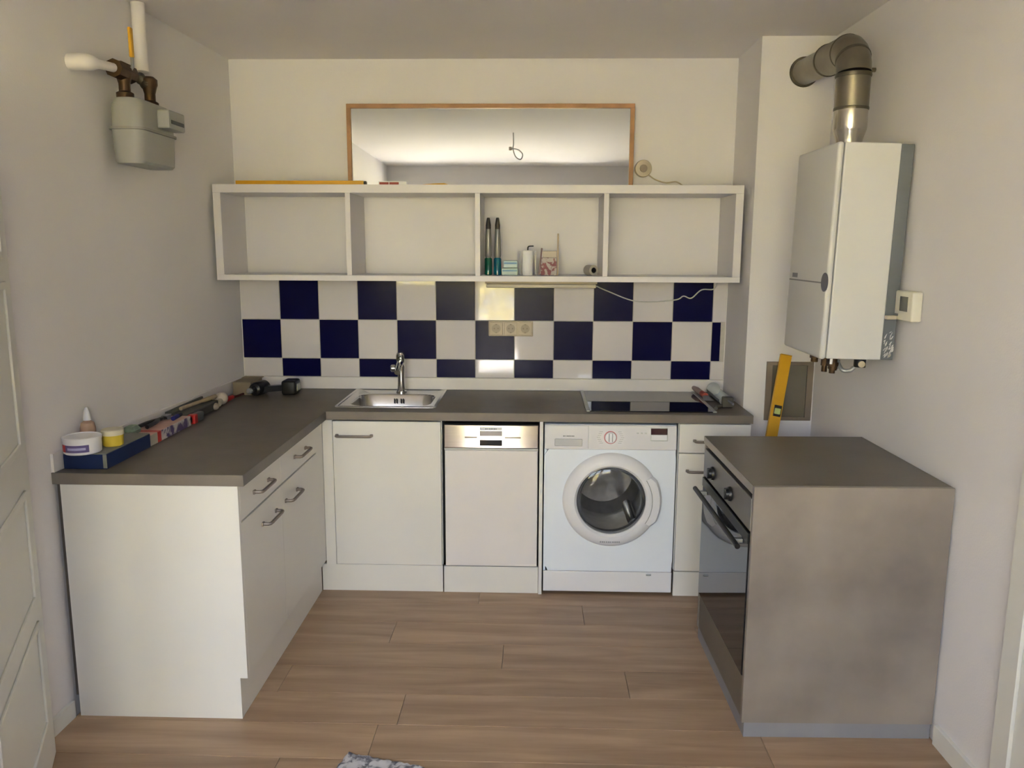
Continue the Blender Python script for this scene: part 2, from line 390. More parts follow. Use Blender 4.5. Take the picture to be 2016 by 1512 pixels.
sc_ = thing('base_cabinet', 'white sink cabinet with a single door under the steel sink', 'cabinet', (.87, -.3, 0), 'white kitchen base cabinets')
bm = new(); box(bm, .63, .646, -.57, -.02, .13, .826); box(bm, 1.13, 1.146, -.57, -.02, .13, .826); box(bm, .646, 1.13, -.57, -.02, .13, .146)
obj('carcass', bm, M_cab, sc_)
obj('corner_post', box(new(), .600, .6465, -.592, -.572, .132, .823, .001), M_cab, sc_)
dd = obj('door', box(new(), .648, 1.142, -.592, -.573, .134, .818, .002), M_cab, sc_)
handle(dd, (.668, -.592, .752), (.826, -.592, .752), (0, -.028, 0))
obj('kickboard', box(new(), .576, 1.145, -.5835, -.568, 0, .130, .001), M_cab, sc_)

rc = thing('base_cabinet', 'narrow white base cabinet right of the washing machine, partly behind the oven unit', 'cabinet', (2.38, -.3, 0), 'white kitchen base cabinets')
obj('carcass', box(new(), 2.219, 2.541, -.57, -.02, .12, .826), M_cab, rc)
dd = obj('drawer', box(new(), 2.221, 2.539, -.592, -.571, .6875, .820, .002), M_cab, rc)
handle(dd, (2.29, -.592, .744), (2.44, -.592, .744), (0, -.028, 0))
dd = obj('door', box(new(), 2.221, 2.539, -.592, -.571, .124, .683, .002), M_cab, rc)
handle(dd, (2.262, -.592, .604), (2.42, -.592, .604), (0, -.028, 0))
obj('kickboard', box(new(), 2.219, 2.541, -.588, -.568, 0, .118, .001), M_cab, rc)
tag(obj('filler_strip', box(new(), 1.5915, 1.6075, -.596, -.02, 0, .826, .001), M_cab), 'narrow white upright panel between dishwasher and washing machine', 'panel')

# ------------------------------------------------------------------ sink + faucet
sk = thing('kitchen_sink', 'small stainless steel sink set into the grey worktop', 'sink', (.87, -.27, ZW))
bm = new(); cx, cy = .874, -.266
loft(bm, [rrect(cx, cy, .476, .490, .02, ZW+.0005), rrect(cx, cy, .474, .488, .02, ZW+.004), rrect(cx, cy, .45, .464, .018, ZW+.005), rrect(cx, cy, .444, .458, .018, ZW+.002),
          rrect(cx+.01, cy-.052, .385, .315, .075, ZW+.002), rrect(cx+.01, cy-.052, .375, .305, .07, ZW-.004), rrect(cx+.01, cy-.052, .355, .285, .065, ZW-.11), rrect(cx+.01, cy-.052, .30, .23, .05, ZW-.135)], False, True)
obj('basin', bm, M_sink, sk, True)
bm = new()
for i in (-2, -1, 1, 2): box(bm, .884+i*.011-.003, .884+i*.011+.003, -.181, -.176, ZW-.042, ZW-.018, .001)
obj('overflow_slots', bm, M_dark, sk)
obj('drain', lathe(new(), (.884, -.318, ZW-.134), (0, 0, 1), [(.045, 0), (.045, .003), (.03, .004), (.012, .002)], 24), M_chrome, sk, True)
fa = thing('faucet', 'chrome single lever tap standing behind the sink', 'tap', (.885, -.10, ZW+.003))
bm = lathe(new(), (.885, -.10, ZW+.003), (0, 0, 1), [(.027, 0), (.027, .006), (.021, .010), (.019, .05), (.0185, .12), (.020, .150)], 24)
obj('body', bm, M_chrome, fa, True)
bm = tube(new(), smooth_path([(.885, -.10, 1.005), (.885, -.115, 1.022), (.885, -.16, 1.012), (.885, -.215, .985)]), [.0195]*7+[.017]*6+[.0155]*6, 16)
obj('spout', bm, M_chrome, fa, True)
bm = loft(new(), [rrect(.885, -.10, .040, .044, .012, 1.018), rrect(.885, -.102, .044, .050, .014, 1.03), rrect(.885, -.112, .042, .056, .014, 1.060), rrect(.885, -.118, .030, .044, .012, 1.073)])
obj('cap', bm, M_chrome, fa, True)
bm = cyl(new(), (.872, -.11, .992), (.852, -.115, .992), .008, .008, 12); lathe(bm, (.860, -.115, .992), (-1, -.2, 0), [(.012, 0), (.018, .006), (.018, .022), (.012, .027)], 20)
obj('lever', bm, M_chrome, fa, True)

# ------------------------------------------------------------------ hob
hb = thing('hob', 'black glass hob with a light metal edge set in the worktop', 'hob', (2.09, -.28, ZW))
obj('glass_plate', box(new(), 1.820, 2.375, -.552, -.035, ZW+.0005, ZW+.005, .001), M_blackg, hb)
for q in (1.803, 2.3755): obj('edge_trim', box(new(), q, q+.0165, -.556, -.031, ZW+.0005, ZW+.007, .002), M_lgrey, hb)

# ------------------------------------------------------------------ dishwasher
dw = thing('dishwasher', 'white slim dishwasher with a brushed steel control panel', 'dishwasher', (1.37, -.3, 0))
obj('tub', box(new(), 1.156, 1.586, -.565, -.02, .11, .805), M_dark, dw)
obj('door', box(new(), 1.160, 1.584, -.592, -.566, .134, .688, .003), M_dwhite, dw)
pn = obj('control_panel', box(new(), 1.158, 1.586, -.598, -.566, .700, .806, .003), M_steel, dw)
obj('panel_sill', box(new(), 1.158, 1.586, -.595, -.566, .689, .699, .001), M_lgrey, dw)
obj('display', box(new(), 1.320, 1.422, -.6, -.597, .756, .780, .001), M_violetd, pn)
obj('nameplate', box(new(), 1.320, 1.422, -.5995, -.597, .7815, .797, .001), M_whitep, pn)
bm = new()
for i, w in enumerate((7, 5, 7, 8, 6, 7, 6)): box(bm, 1.345+i*.0078, 1.345+i*.0078+w*.0008, -.5999, -.5993, .786, .7915)
obj('brand_marks', bm, M_grey, pn)
obj('grip_recess', box(new(), 1.320, 1.422, -.5995, -.597, .7115, .738, .0012), M_dark, pn)
for a0, b0 in ((1.252, 1.308), (1.434, 1.506)): obj('button_strip', box(new(), a0, b0, -.5992, -.597, .746, .753, .001), M_hand, pn)
obj('kickboard', box(new(), 1.150, 1.590, -.585, -.567, 0, .128, .001), M_cab, dw)

# ------------------------------------------------------------------ washing machine
M_gloss = mat('glossy_white_plastic', (.80, .79, .80), .10, var=.01, coat=.3)
wm = thing('washing_machine', 'white front-loading washing machine with a round glass door', 'washing machine', (1.912, -.3, 0))
bm = new(); wx0, wx1, wf = 1.614, 2.211, -.585
box(bm, wx0, wx0+.01, wf+.012, -.02, .012, .81); box(bm, wx1-.01, wx1, wf+.012, -.02, .012, .81); box(bm, wx0, wx1, wf+.012, -.02, .80, .811); box(bm, wx0, wx1, wf+.012, -.02, .012, .022); box(bm, wx0, wx1, -.03, -.02, .012, .81)
obj('casing', bm, M_white, wm)
DC = Vector((1.920, 0, .462)); n = 64
def sq(y, x0, x1, z0, z1):
    out = []
    for i in range(n):
        a = 2*math.pi*i/n; dx, dz = math.cos(a), math.sin(a)
        t = min(((x1-DC.x)/dx if dx > 1e-6 else (x0-DC.x)/dx if dx < -1e-6 else 1e9), ((z1-DC.z)/dz if dz > 1e-6 else (z0-DC.z)/dz if dz < -1e-6 else 1e9))
        out.append(Vector((DC.x+dx*t, y, DC.z+dz*t)))
    return out
def cir(y, r): return [Vector((DC.x+r*math.cos(2*math.pi*i/n), y, DC.z+r*math.sin(2*math.pi*i/n))) for i in range(n)]
F0 = (wx0, wx1, .1155, .6965)
obj('front_panel', loft(new(), [sq(wf+.011, *F0), sq(wf, *F0), cir(wf, .205), cir(wf+.011, .195)], False, False), M_white, wm)
obj('control_panel', box(new(), wx0, wx1, wf-.010, wf+.011, .699, .811, .005), M_gloss, wm)
kp = obj('base_panel', box(new(), wx0, wx1, wf-.002, wf+.011, .014, .113, .003), M_whitep, wm)
for xx in (wx0+.05, wx1-.05): obj('foot', cyl(new(), (xx, -.5, 0), (xx, -.5, .013), .02), M_black, wm)
bm = new(); lathe(bm, (DC.x, wf-.001, DC.z), (0, -1, 0), [(.221, 0), (.220, .010), (.208, .024), (.185, .034), (.168, .034), (.158, .024), (.157, .006), (.157, -.01)], 64, False, False)
dring = obj('door_ring', bm, M_whitep, wm, True)
bm = new(); loops = []
for k in range(17):
    a = R(-33 + 66*k/16); c, s = math.cos(a), math.sin(a); e = 1 - abs(k-8)/8; e2 = min(1, e*4)
    o_ = .217+.012*e2; i_ = .187
    ux = Vector((c, 0, s)); ctr = Vector((DC.x, 0, DC.z))
    loops.append([ctr+ux*i_+Vector((0, wf-.030, 0)), ctr+ux*i_+Vector((0, wf-.036-.004*e2, 0)), ctr+ux*(o_-.01)+Vector((0, wf-.034-.005*e2, 0)), ctr+ux*o_+Vector((0, wf-.022, 0)), ctr+ux*o_+Vector((0, wf-.004, 0)), ctr+ux*.20+Vector((0, wf-.012, 0))])
obj('door_handle', loft(new(), loops), M_whitep, dring, True)
obj('handle_gap', tube(new(), [(DC.x+.186*math.cos(R(a)), wf-.0365, DC.z+.186*math.sin(R(a))) for a in range(-33, 34, 6)], .0016, 6), M_lgrey, dring)
bm = new(); lathe(bm, (DC.x, wf-.018, DC.z), (0, -1, 0), [(.157, -.004), (.156, 0), (.140, .006), (.10, .010), (.05, .013), (.001, .0135)], 48, False, False)
obj('glass_bowl', lathe(new(), (DC.x, wf-.018, DC.z), (0, 1, 0), [(.157, .003), (.150, .02), (.13, .06), (.10, .075), (.05, .08), (.001, .081)], 48, False, False), thin_glass('washer_bowl_glass', (.85, .85, .85), 1.18, .10), dring, True)
M_wglass = thin_glass('washer_glass', (.88, .88, .88), rough=.02)
obj('door_glass', bm, M_wglass, dring, True)
obj('door_seal', lathe(new(), (DC.x, wf+.0, DC.z), (0, 1, 0), [(.165, -.005), (.172, .01), (.16, .03), (.165, .06), (.175, .07), (.19, .07)], 48, False, False), M_rubber, wm, True)
bm = new(); lathe(bm, (DC.x, wf+.06, DC.z), (0, 1, 0), [(.185, 0), (.20, .03), (.20, .34), (.15, .38), (.04, .36), (.001, .36)], 48, False, False)
obj('drum', bm, M_drum, wm, True)
for k in range(3):
    bm = new(); a = R(90+120*k-20); ux = Vector((math.cos(a), 0, math.sin(a))); c0 = Vector((DC.x, 0, DC.z))
    tube(bm, [c0+ux*.19+Vector((0, wf+.10, 0)), c0+ux*.18+Vector((0, wf+.15, 0)), c0+ux*.18+Vector((0, wf+.34, 0)), c0+ux*.19+Vector((0, wf+.38, 0))], .025, 10)
    obj('drum_paddle', bm, M_drum, wm, True)
y0 = wf-.010
obj('detergent_drawer', box(new(), wx0+.008, 1.812, y0-.002, y0+.004, .706, .805, .001), M_gloss, wm)
obj('drawer_seam', box(new(), 1.8123, 1.8143, y0-.0016, y0+.004, .703, .808), M_lgrey, wm)
obj('drawer_grip', box(new(), 1.660, 1.785, y0-.0035, y0-.001, .714, .747, .003), mat('pale_grey_plastic', (.52, .52, .53), .4, var=.02), wm)
bm = new()
for i, w in enumerate((7, 4, 7, 7, 6, 7, 6)): box(bm, 1.698+i*.0075, 1.698+i*.0075+w*.0009, y0-.0035, y0-.002, .7565, .7615)
obj('brand_marks', bm, M_grey, wm)
bm = new(); lathe(bm, (1.912, y0+.001, .7545), (0, -1, 0), [(.0255, 0), (.0255, .012), (.023, .015), (.001, .0155)], 32)
kn = obj('program_knob', bm, M_whitep, wm, True)
bm = new(); u, v = Vector((1, 0, 0)), Vector((0, 0, 1)); c0 = Vector((1.912, y0-.0005, .7545))
loft(bm, [ring(c0, u, v, .029, 40), ring(c0-Vector((0, .002, 0)), u, v, .029, 40), ring(c0-Vector((0, .002, 0)), u, v, .0255, 40)], False, False)
obj('red_ring', bm, mat('red_ring_print', (.50, .08, .09), .4), kn)
obj('knob_grip', box(new(), 1.905, 1.919, y0-.024, y0-.010, .733, .776, .003), M_whitep, kn)
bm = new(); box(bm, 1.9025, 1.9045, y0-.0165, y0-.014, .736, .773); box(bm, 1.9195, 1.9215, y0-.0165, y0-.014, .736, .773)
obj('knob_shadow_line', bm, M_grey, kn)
dp = obj('display', box(new(), 2.094, 2.168, y0-.002, y0+.001, .769, .797, .0008), M_dispred, wm)
bm = new(); box(bm, 2.092, 2.170, y0-.0012, y0+.001, .740, .799, .0008)
obj('display_frame', bm, M_lgrey, wm)
obj('display_window', box(new(), 2.096, 2.166, y0-.0022, y0+.001, .744, .767, .0008), M_whitep, wm)
for s in (-1, 1):
    bm = new()
    for i in range(7):
        zz = .7545 + (i-3)*.0085; q = 1.912+s*(.042+.004*(3-abs(i-3))); box(bm, q-.008, q+.008, y0-.0006, y0+.0004, zz-.0012, zz+.0012)
    obj('program_marks', bm, M_lgrey, wm)
for i in range(3): obj('program_marks', box(new(), 2.03+i*.018, 2.04+i*.018, y0-.0006, y0+.0004, .772, .778), M_lgrey, wm)
bm = new()
for i, w in enumerate((7, 8, 6, 7, 8, 5, 7, 8, 7, 6)): box(bm, 1.872+i*.0095, 1.872+i*.0095+w*.0009, wf-.0335, wf-.030, .2665, .272)
obj('door_marks', bm, M_lgrey, dring)
obj('filter_flap_grip', box(new(), 2.092, 2.116, wf-.006, wf-.001, .096, .105, .003), M_lgrey, kp)

def tilt(objs, y, z, deg):          # control panels lean back a little about their lower edge
    rot = Matrix.Translation((0, y, z)) @ Matrix.Rotation(R(-deg), 4, 'X') @ Matrix.Translation((0, -y, -z))
    for o in objs:
        off = OFF[o.name]
        for v in o.data.vertices: v.co = rot @ (v.co + off) - off
def kids(o): return [c for c in bpy.data.objects if c.parent == o]
tilt([pn] + kids(pn), -.598, .700, 5.0)
wpan = [o for o in kids(wm) if o.name.split('.')[0] in ('control_panel', 'detergent_drawer', 'drawer_seam', 'drawer_grip', 'brand_marks', 'program_knob', 'display', 'display_frame', 'display_window', 'program_marks')]
tilt(wpan + kids(kn), -.595, .699, 8.0)

# ------------------------------------------------------------------ oven unit
OA = .0173
ov = thing('oven_cabinet', 'freestanding concrete-look oven unit by the right wall', 'oven cabinet', (2.262, -1.691, 0), rot=(0, 0, OA))
OFF[ov.name] = Vector((0, 0, 0)); W, D_ = .624, .70
obj('plinth', box(new(), .006, W-.004, .002, D_-.002, 0, .052, .001), M_plinth, ov)
obj('side_panel', box(new(), -.003, W, -.001, .0175, .053, .860, .001), M_conc, ov)
obj('side_panel', box(new(), 0, W, D_-.018, D_, .053, .830, .001), M_conc, ov)
obj('back_panel', box(new(), W-.01, W-.001, .018, D_-.018, .053, .830), M_conc, ov)
obj('countertop', box(new(), -.002, W, .018, D_+.001, .8305, .860, .001), M_conct, ov)
obj('edge_band', box(new(), -.0035, -.0021, .018, D_, .832, .859), mat('edge_light', (.30, .27, .23), .4), ov)
obj('base_panel', box(new(), .003, .02, .018, D_-.018, .053, .200, .001), M_conct, ov)
on = obj('oven', box(new(), .03, W-.06, .06, D_-.06, .21, .815), M_dark, ov)
cp = obj('control_panel', box(new(), -.004, .028, .022, D_-.022, .705, .815, .003), mat('oven_panel_steel', (.26, .25, .24), .42, .8, var=.06), ov)
for yy in (.525, .266, .13, .40)[:2]:
    bm = new(); cyl(bm, (-.006, yy, .755), (-.014, yy, .755), .026, .024, 24); cyl(bm, (-.014, yy, .755), (-.024, yy, .755), .019, .017, 24)
    box(bm, -.028, -.014, yy-.005, yy+.005, .735, .775, .002)
    obj('control_knob', bm, M_black, cp, True)
od = obj('oven_door', box(new(), -.006, .026, .022, D_-.022, .208, .698, .003), M_blackg, ov, label='black glass oven door')
obj('door_top_rail', box(new(), -.0085, .0, .022, D_-.022, .662, .698, .002), M_black, od)
bm = new(); tube(bm, [(-.038, .03, .652), (-.038, D_-.03, .652)], .009, 16)
obj('handle', bm, M_black, od, True, label='black bar handle')
for yy in (.09, D_-.09): obj('handle_post', box(new(), -.036, -.006, yy-.012, yy+.012, .645, .659, .003), M_lgrey, od)

# ------------------------------------------------------------------ wall shelf
sh = thing('wall_shelf', 'long white open wall shelf with four compartments above the tiles', 'shelf', (1.287, -.16, 1.441))
S0, S1, Z0, Z1, SD = .052, 2.521, 1.441, 1.886, .33
obj('top_panel', box(new(), S0, S1, -SD, -.0095, Z1-.038, Z1, .001), M_shelf, sh)
obj('bottom_panel', box(new(), S0, S1, -SD, -.0095, Z0, Z0+.026, .001), M_shelf, sh)
for a0 in (S0, S1-.036): obj('side_panel', box(new(), a0, a0+.036, -SD+.0005, -.0095, Z0+.0265, Z1-.0385, .001), M_shelf, sh)
for c0 in (.6865, 1.294, 1.892): obj('divider', box(new(), c0-.012, c0+.012, -SD+.001, -.014, Z0+.0265, Z1-.0385, .001), M_shelf, sh)
xs = [S0+.037, .6865, 1.294, 1.892, S1-.037]
for i in range(4): obj('back_panel', box(new(), xs[i]+(.0125 if i else 0), xs[i+1]-(.0125 if i < 3 else 0), -.0135, -.0095, Z0+.0265, Z1-.0385), M_shelf, sh)
lp = thing('under_shelf_lamp', 'beige tube lamp fixed under the white wall shelf', 'lamp', (1.594, -.12, 1.405))
obj('housing', box(new(), 1.317, 1.871, -.15, -.095, 1.424, 1.4405, .002), M_beige, lp)
obj('tube_cover', box(new(), 1.322, 1.866, -.146, -.099, 1.403, 1.4235, .006), mat('lamp_cover', (.58, .52, .42), .4), lp)
def P2(y, *pts): return [(x, y, z) for x, z in pts]
cb = tube(new(), smooth_path([(1.871, -.12, 1.412), (1.93, -.03, 1.385), (2.061, -.0125, 1.336), (2.17, -.0125, 1.330), (2.285, -.0125, 1.342), (2.32, -.0125, 1.360), (2.36, -.0125, 1.350), (2.41, -.0125, 1.392), (2.47, -.0125, 1.396), (2.49, -.0125, 1.43)]), .0032, 8)
tag(obj('lamp_cable', cb, mat('white_cable', (.55, .54, .52), .5), None, True), 'thin grey white cable hanging loosely below the wall shelf over the tiles', 'cable')

# socket triple
so = thing('wall_socket', 'beige triple power socket mounted on the tiles', 'socket', (1.4415, -.009, 1.19))
obj('cover_frame', box(new(), 1.327, 1.556, -.020, -.009, 1.149, 1.229, .004, 3), M_beige, so, True)
M_well = mat('socket_well_beige', (.36, .31, .23), .5)
for k in range(3):
    cx_ = 1.4415+(k-1)*.0745
    bm = new(); box(bm, cx_-.033, cx_+.033, -.0235, -.0195, 1.156, 1.222, .002)
    ins = obj('insert', bm, M_beige, so)
    obj('socket_well', lathe(new(), (cx_, -.0236, 1.189), (0, -1, 0), [(.0225, 0), (.0225, .0006), (.001, .0006)], 28), M_well, ins)
    bm = new()
    for s in (-1, 1): cyl(bm, (cx_+s*.0095, -.0250, 1.189), (cx_+s*.0095, -.020, 1.189), .0036, n=10)
    box(bm, cx_-.004, cx_+.004, -.025, -.021, 1.208, 1.212); box(bm, cx_-.004, cx_+.004, -.025, -.021, 1.166, 1.170)
    obj('socket_holes', bm, M_beiged, ins, kind='stuff')

# ------------------------------------------------------------------ mirror
mi = thing('wall_mirror', 'wide mirror in a thin orange brown wooden frame on top of the shelf', 'mirror', (1.335, -.03, 1.8865))
mx0, mx1, mz0, mz1 = .627, 2.044, 1.8868, 2.294; fw = .0205
bm = new(); box(bm, mx0, mx1, -.045, -.012, mz1-fw, mz1, .002); box(bm, mx0, mx1, -.045, -.012, mz0, mz0+fw, .002)
box(bm, mx0, mx0+fw, -.0448, -.012, mz0+fw, mz1-fw, .001); box(bm, mx1-fw, mx1, -.0448, -.012, mz0+fw, mz1-fw, .001)
obj('frame', bm, M_frame, mi)
obj('mirror_glass', box(new(), mx0+fw-.002, mx1-fw+.002, -.034, -.028, mz0+fw-.002, mz1-fw+.002), M_mirror, mi)
# round box right of mirror
jb = thing('junction_box', 'round beige connection box on the wall right of the mirror', 'junction box', (2.096, 0, 1.989))
obj('box_body', lathe(new(), (2.096, -.0005, 1.989), (0, -1, 0), [(.042, 0), (.042, .022), (.039, .028), (.020, .030)], 36), M_beige, jb, True)
obj('centre_cap', lathe(new(), (2.096, -.0305, 1.989), (0, -1, 0), [(.019, 0), (.018, .004), (.001, .005)], 24), M_beiged, jb, True)
obj('cable', tube(new(), smooth_path([(2.125, -.012, 1.958), (2.16, -.012, 1.936), (2.21, -.012, 1.922), (2.26, -.015, 1.926), (2.295, -.02, 1.905), (2.30, -.03, 1.889)]), .0035, 8), M_beige, jb, True)

# ------------------------------------------------------------------ items on the shelf
ZB = Z0+.0263; ZT = Z1+.0003
l1 = thing('spirit_level', 'long yellow spirit level lying on top of the shelf at its left end', 'spirit level', (.45, -.25, ZT), 'spirit levels')
obj('bar', box(new(), .143, .752, -.275, -.25, ZT, ZT+.021, .002), M_yel, l1)
obj('end_cap', box(new(), .752, .766, -.275, -.25, ZT, ZT+.0195, .004), M_black, l1)
sm = thing('small_carton', 'small red and white box lying on top of the shelf before the mirror', 'box', (.885, -.24, ZT))
obj('box', box(new(), .820, .952, -.255, -.215, ZT, ZT+.020, .001), M_whitep, sm)
bm = new(); box(bm, .824, .868, -.2558, -.2548, ZT+.003, ZT+.016); box(bm, .871, .916, -.2558, -.2548, ZT+.003, ZT+.016)
obj('red_print', bm, mat('dull_red_print', (.36, .07, .05), .5), sm)
kn_ = thing('utility_knife', 'short yellow pencil-like tool with grey tip lying right of the red box', 'tool', (1.075, -.25, ZT))
bm = loft(new(), [[Vector((x, yy, z)) for yy, z in ((-.258, ZT), (-.240, ZT), (-.240, ZT+h_), (-.258, ZT+h_))] for x, h_ in ((1.03, .006), (1.08, .010), (1.13, .012), (1.148, .007))])
obj('grip', bm, M_yel, kn_)
bm = loft(new(), [[Vector((x, yy, z)) for yy, z in ((-.256, ZT), (-.242, ZT), (-.242, ZT+h_), (-.256, ZT+h_))] for x, h_ in ((.998, .002), (1.0298, .006))])
obj('tip', bm, M_lgrey, kn_)
def bottle(x, y, liquid, label):
    t = thing('bottle', label, 'bottle', (x, y, ZB), 'slim bottles on the shelf')
    obj('liquid', lathe(new(), (x, y, ZB), (0, 0, 1), [(.015, 0), (.0185, .003), (.0185, .078), (.014, .084)], 24), liquid, t, True)
    obj('neck', lathe(new(), (x, y, ZB+.0845), (0, 0, 1), [(.0145, 0), (.0165, .01), (.0150, .09), (.0125, .135)], 24), M_bot, t, True)
    obj('cap', lathe(new(), (x, y, ZB+.22), (0, 0, 1), [(.0125, 0), (.0125, .02), (.0075, .050), (.006, .054)], 20), M_bcap, t, True)
M_bot = mat('smoky_bottle', (.20, .20, .18), .2, var=.06, coat=.3); M_bcap = mat('dark_bottle_cap', (.04, .032, .028), .5)
bottle(1.337, -.2, M_greenl, 'slim bottle with dark cap and green liquid beside the shelf divider')
bottle(1.3815, -.2, M_teal, 'slim bottle with dark cap and teal blue liquid next to the green one')
M_pack = mat('pale_blue_pack', (.50, .62, .62), .5, var=.03); M_packb = mat('blue_stripe', (.18, .33, .50), .5)
for i, (dx, sx) in enumerate(((0, .038), (.003, .034))):
    z = ZB+.0005+i*.0355
    t = thing('tissue_pack', ('white and pale blue packet at the bottom, right of the teal bottle', 'white and pale blue packet lying on top of the lower packet')[i], 'packet', (1.442+dx, -.2, z), 'pale blue packets')
    obj('packet', box(new(), 1.442+dx-sx, 1.442+dx+sx, -.235, -.165, z, z+.034, .004), M_pack, t)
    obj('stripe', box(new(), 1.442+dx-sx+.003, 1.442+dx+sx-.003, -.2358, -.2348, z+.018, z+.026), M_packb, t)
ds = thing('soap_dispenser', 'white cylindrical dispenser with black hooked spout standing in the shelf', 'dispenser', (1.528, -.2, ZB))
obj('cylinder', lathe(new(), (1.528, -.2, ZB), (0, 0, 1), [(.026, 0), (.028, .003), (.028, .112), (.025, .118), (.006, .120)], 28), M_whitep, ds, True)
bm = new()
for s in (-1, 1): box(bm, 1.528+s*.038-.004, 1.528+s*.038+.004, -.216, -.184, ZB, ZB+.116, .002)
box(bm, 1.49, 1.566, -.216, -.184, ZB, ZB+.003)
obj('holder', bm, M_clear, ds)
obj('spout', tube(new(), smooth_path([(1.528, -.2, ZB+.119), (1.529, -.2, ZB+.134), (1.536, -.202, ZB+.139), (1.556, -.205, ZB+.140)]), .0032, 8), M_black, ds, True)
bx_ = thing('printed_carton', 'small upright carton with pink and grey pattern on the shelf', 'box', (1.632, -.2, ZB))
obj('box', box(new(), 1.592, 1.668, -.222, -.178, ZB, ZB+.085, .002), M_print, bx_)
obj('lid', box(new(), 1.600, 1.668, -.22, -.18, ZB+.0855, ZB+.117, .002), M_beige, bx_)
tag(obj('red_pencil', tube(new(), [(1.583, -.24, ZB+.003), (1.596, -.226, ZB+.13)], .004, 8), mat('dull_red_grey', (.30, .2, .19), .5), None, True), 'thin dark red grey pencil leaning on the printed carton', 'pencil')
tag(obj('wooden_stick', box(new(), 1.6695, 1.6775, -.212, -.204, ZB+.0002, ZB+.200, .001), M_wood), 'tall thin wooden stick standing right of the printed carton', 'stick')
rl = thing('tape_roll', 'grey white roll with dark core lying at the right of the third compartment', 'roll', (1.846, -.2, ZB))
bm = new(); u, v = Vector((1, 0, 0)), Vector((0, 0, 1)); dirv = Vector((.45, -.9, 0)).normalized()
lathe(bm, Vector((1.822, -.16, ZB+.0255)), dirv, [(.0135, 0), (.025, 0), (.025, .058), (.0135, .058)], 32, False, False)
obj('roll', bm, mat('roll_beige', (.44, .40, .35), .6), rl, True)
bm = new(); lathe(bm, Vector((1.822, -.16, ZB+.0255)), dirv, [(.0001, .002), (.0134, .002), (.0134, .057), (.0125, .057), (.0125, .006), (.001, .006)], 28, False, False)
obj('core', bm, M_dark, rl, True)

# ------------------------------------------------------------------ gas meter
gm = thing('gas_meter', 'grey gas meter hanging on the left wall below a white pipe', 'gas meter', (.085, -1.05, 1.885))
def rr_loop(z, x0, x1, y0, y1, r): return rrect((x0+x1)/2, (y0+y1)/2, x1-x0, y1-y0, r, z, 5)
bm = loft(new(), [rr_loop(1.893, .048, .142, -1.202, -.918, .028), rr_loop(1.902, .042, .150, -1.208, -.912, .034), rr_loop(2.010, .036, .155, -1.212, -.908, .036)])
obj('lower_case', bm, M_gas, gm, True)
obj('flange', loft(new(), [rr_loop(2.0105, .028, .163, -1.220, -.900, .045), rr_loop(2.019, .028, .163, -1.220, -.900, .045)]), mat('gas_meter_seam', (.27, .265, .235), .5), gm, True)
bm = loft(new(), [rr_loop(2.0195, .036, .155, -1.212, -.908, .04), rr_loop(2.100, .038, .152, -1.208, -.912, .04), rr_loop(2.122, .050, .138, -1.195, -.925, .035)])
obj('upper_case', bm, M_gas, gm, True)
cn = obj('counter_box', box(new(), .1525, .200, -1.075, -.935, 2.032, 2.100, .006, 2), M_gas, gm)
obj('counter_window', box(new(), .1995, .202, -1.06, -.95, 2.050, 2.064, .001), M_lcd, cn)
def valve(y, r, ztop, m, name):
    bm = new(); lathe(bm, (.078, y, 2.1225), (0, 0, 1), [(.030, 0), (.030, .020), (.020, .026), (.020, .052), (.026, .075), (.030, .085), (.030, .105), (.018, .115)], 16)
    return obj(name, bm, m, gm, True)
vb = valve(-1.150, .03, 2.3, M_brass, 'inlet_valve')
bm = new(); cyl(bm, (.078, -1.222, 2.215), (.078, -1.098, 2.215), .032, .032, 8); cyl(bm, (.078, -1.10, 2.215), (.085, -1.075, 2.215), .017, .015, 12); box(bm, .05, .10, -1.20, -1.11, 2.195, 2.245, .008)
obj('valve_body', bm, M_brass, vb, True)
obj('valve_lever', box(new(), .112, .122, -1.172, -1.148, 2.262, 2.365, .004), M_yel, vb)
obj('lever_arm', tube(new(), [(.095, -1.14, 2.215), (.110, -1.145, 2.235), (.117, -1.158, 2.265)], .006, 8), M_grey, vb)
vo = valve(-.955, .03, 2.2, M_brass, 'outlet_fitting')
bm = new(); ball(bm, (.074, -.955, 2.212), .031, (1, 1, .9)); tube(bm, [(.074, -.955, 2.21), (.055, -.975, 2.225), (.040, -.945, 2.237)], .020, 14)
obj('elbow', bm, M_alud, vo, True)
bm = tube(new(), smooth_path([(.078, -1.2225, 2.215), (.074, -1.27, 2.212), (.066, -1.31, 2.209), (.046, -1.350, 2.207), (.020, -1.355, 2.206), (XL(-1.355)+.001, -1.355, 2.206)]), [.0155]*12+[.018, .021, .024, .026, .027]+[.027]*14, 16)
tag(obj('gas_pipe', bm, M_up, None, True), 'short white horizontal gas pipe left of the meter', 'pipe')
tag(obj('gas_pipe', tube(new(), [(.043, -.932, 2.262), (.043, -.932, 2.36), (.043, -.932, H-.001)], .0255, 18), M_up, None, True), 'thick white vertical gas pipe from the meter to the ceiling', 'pipe')

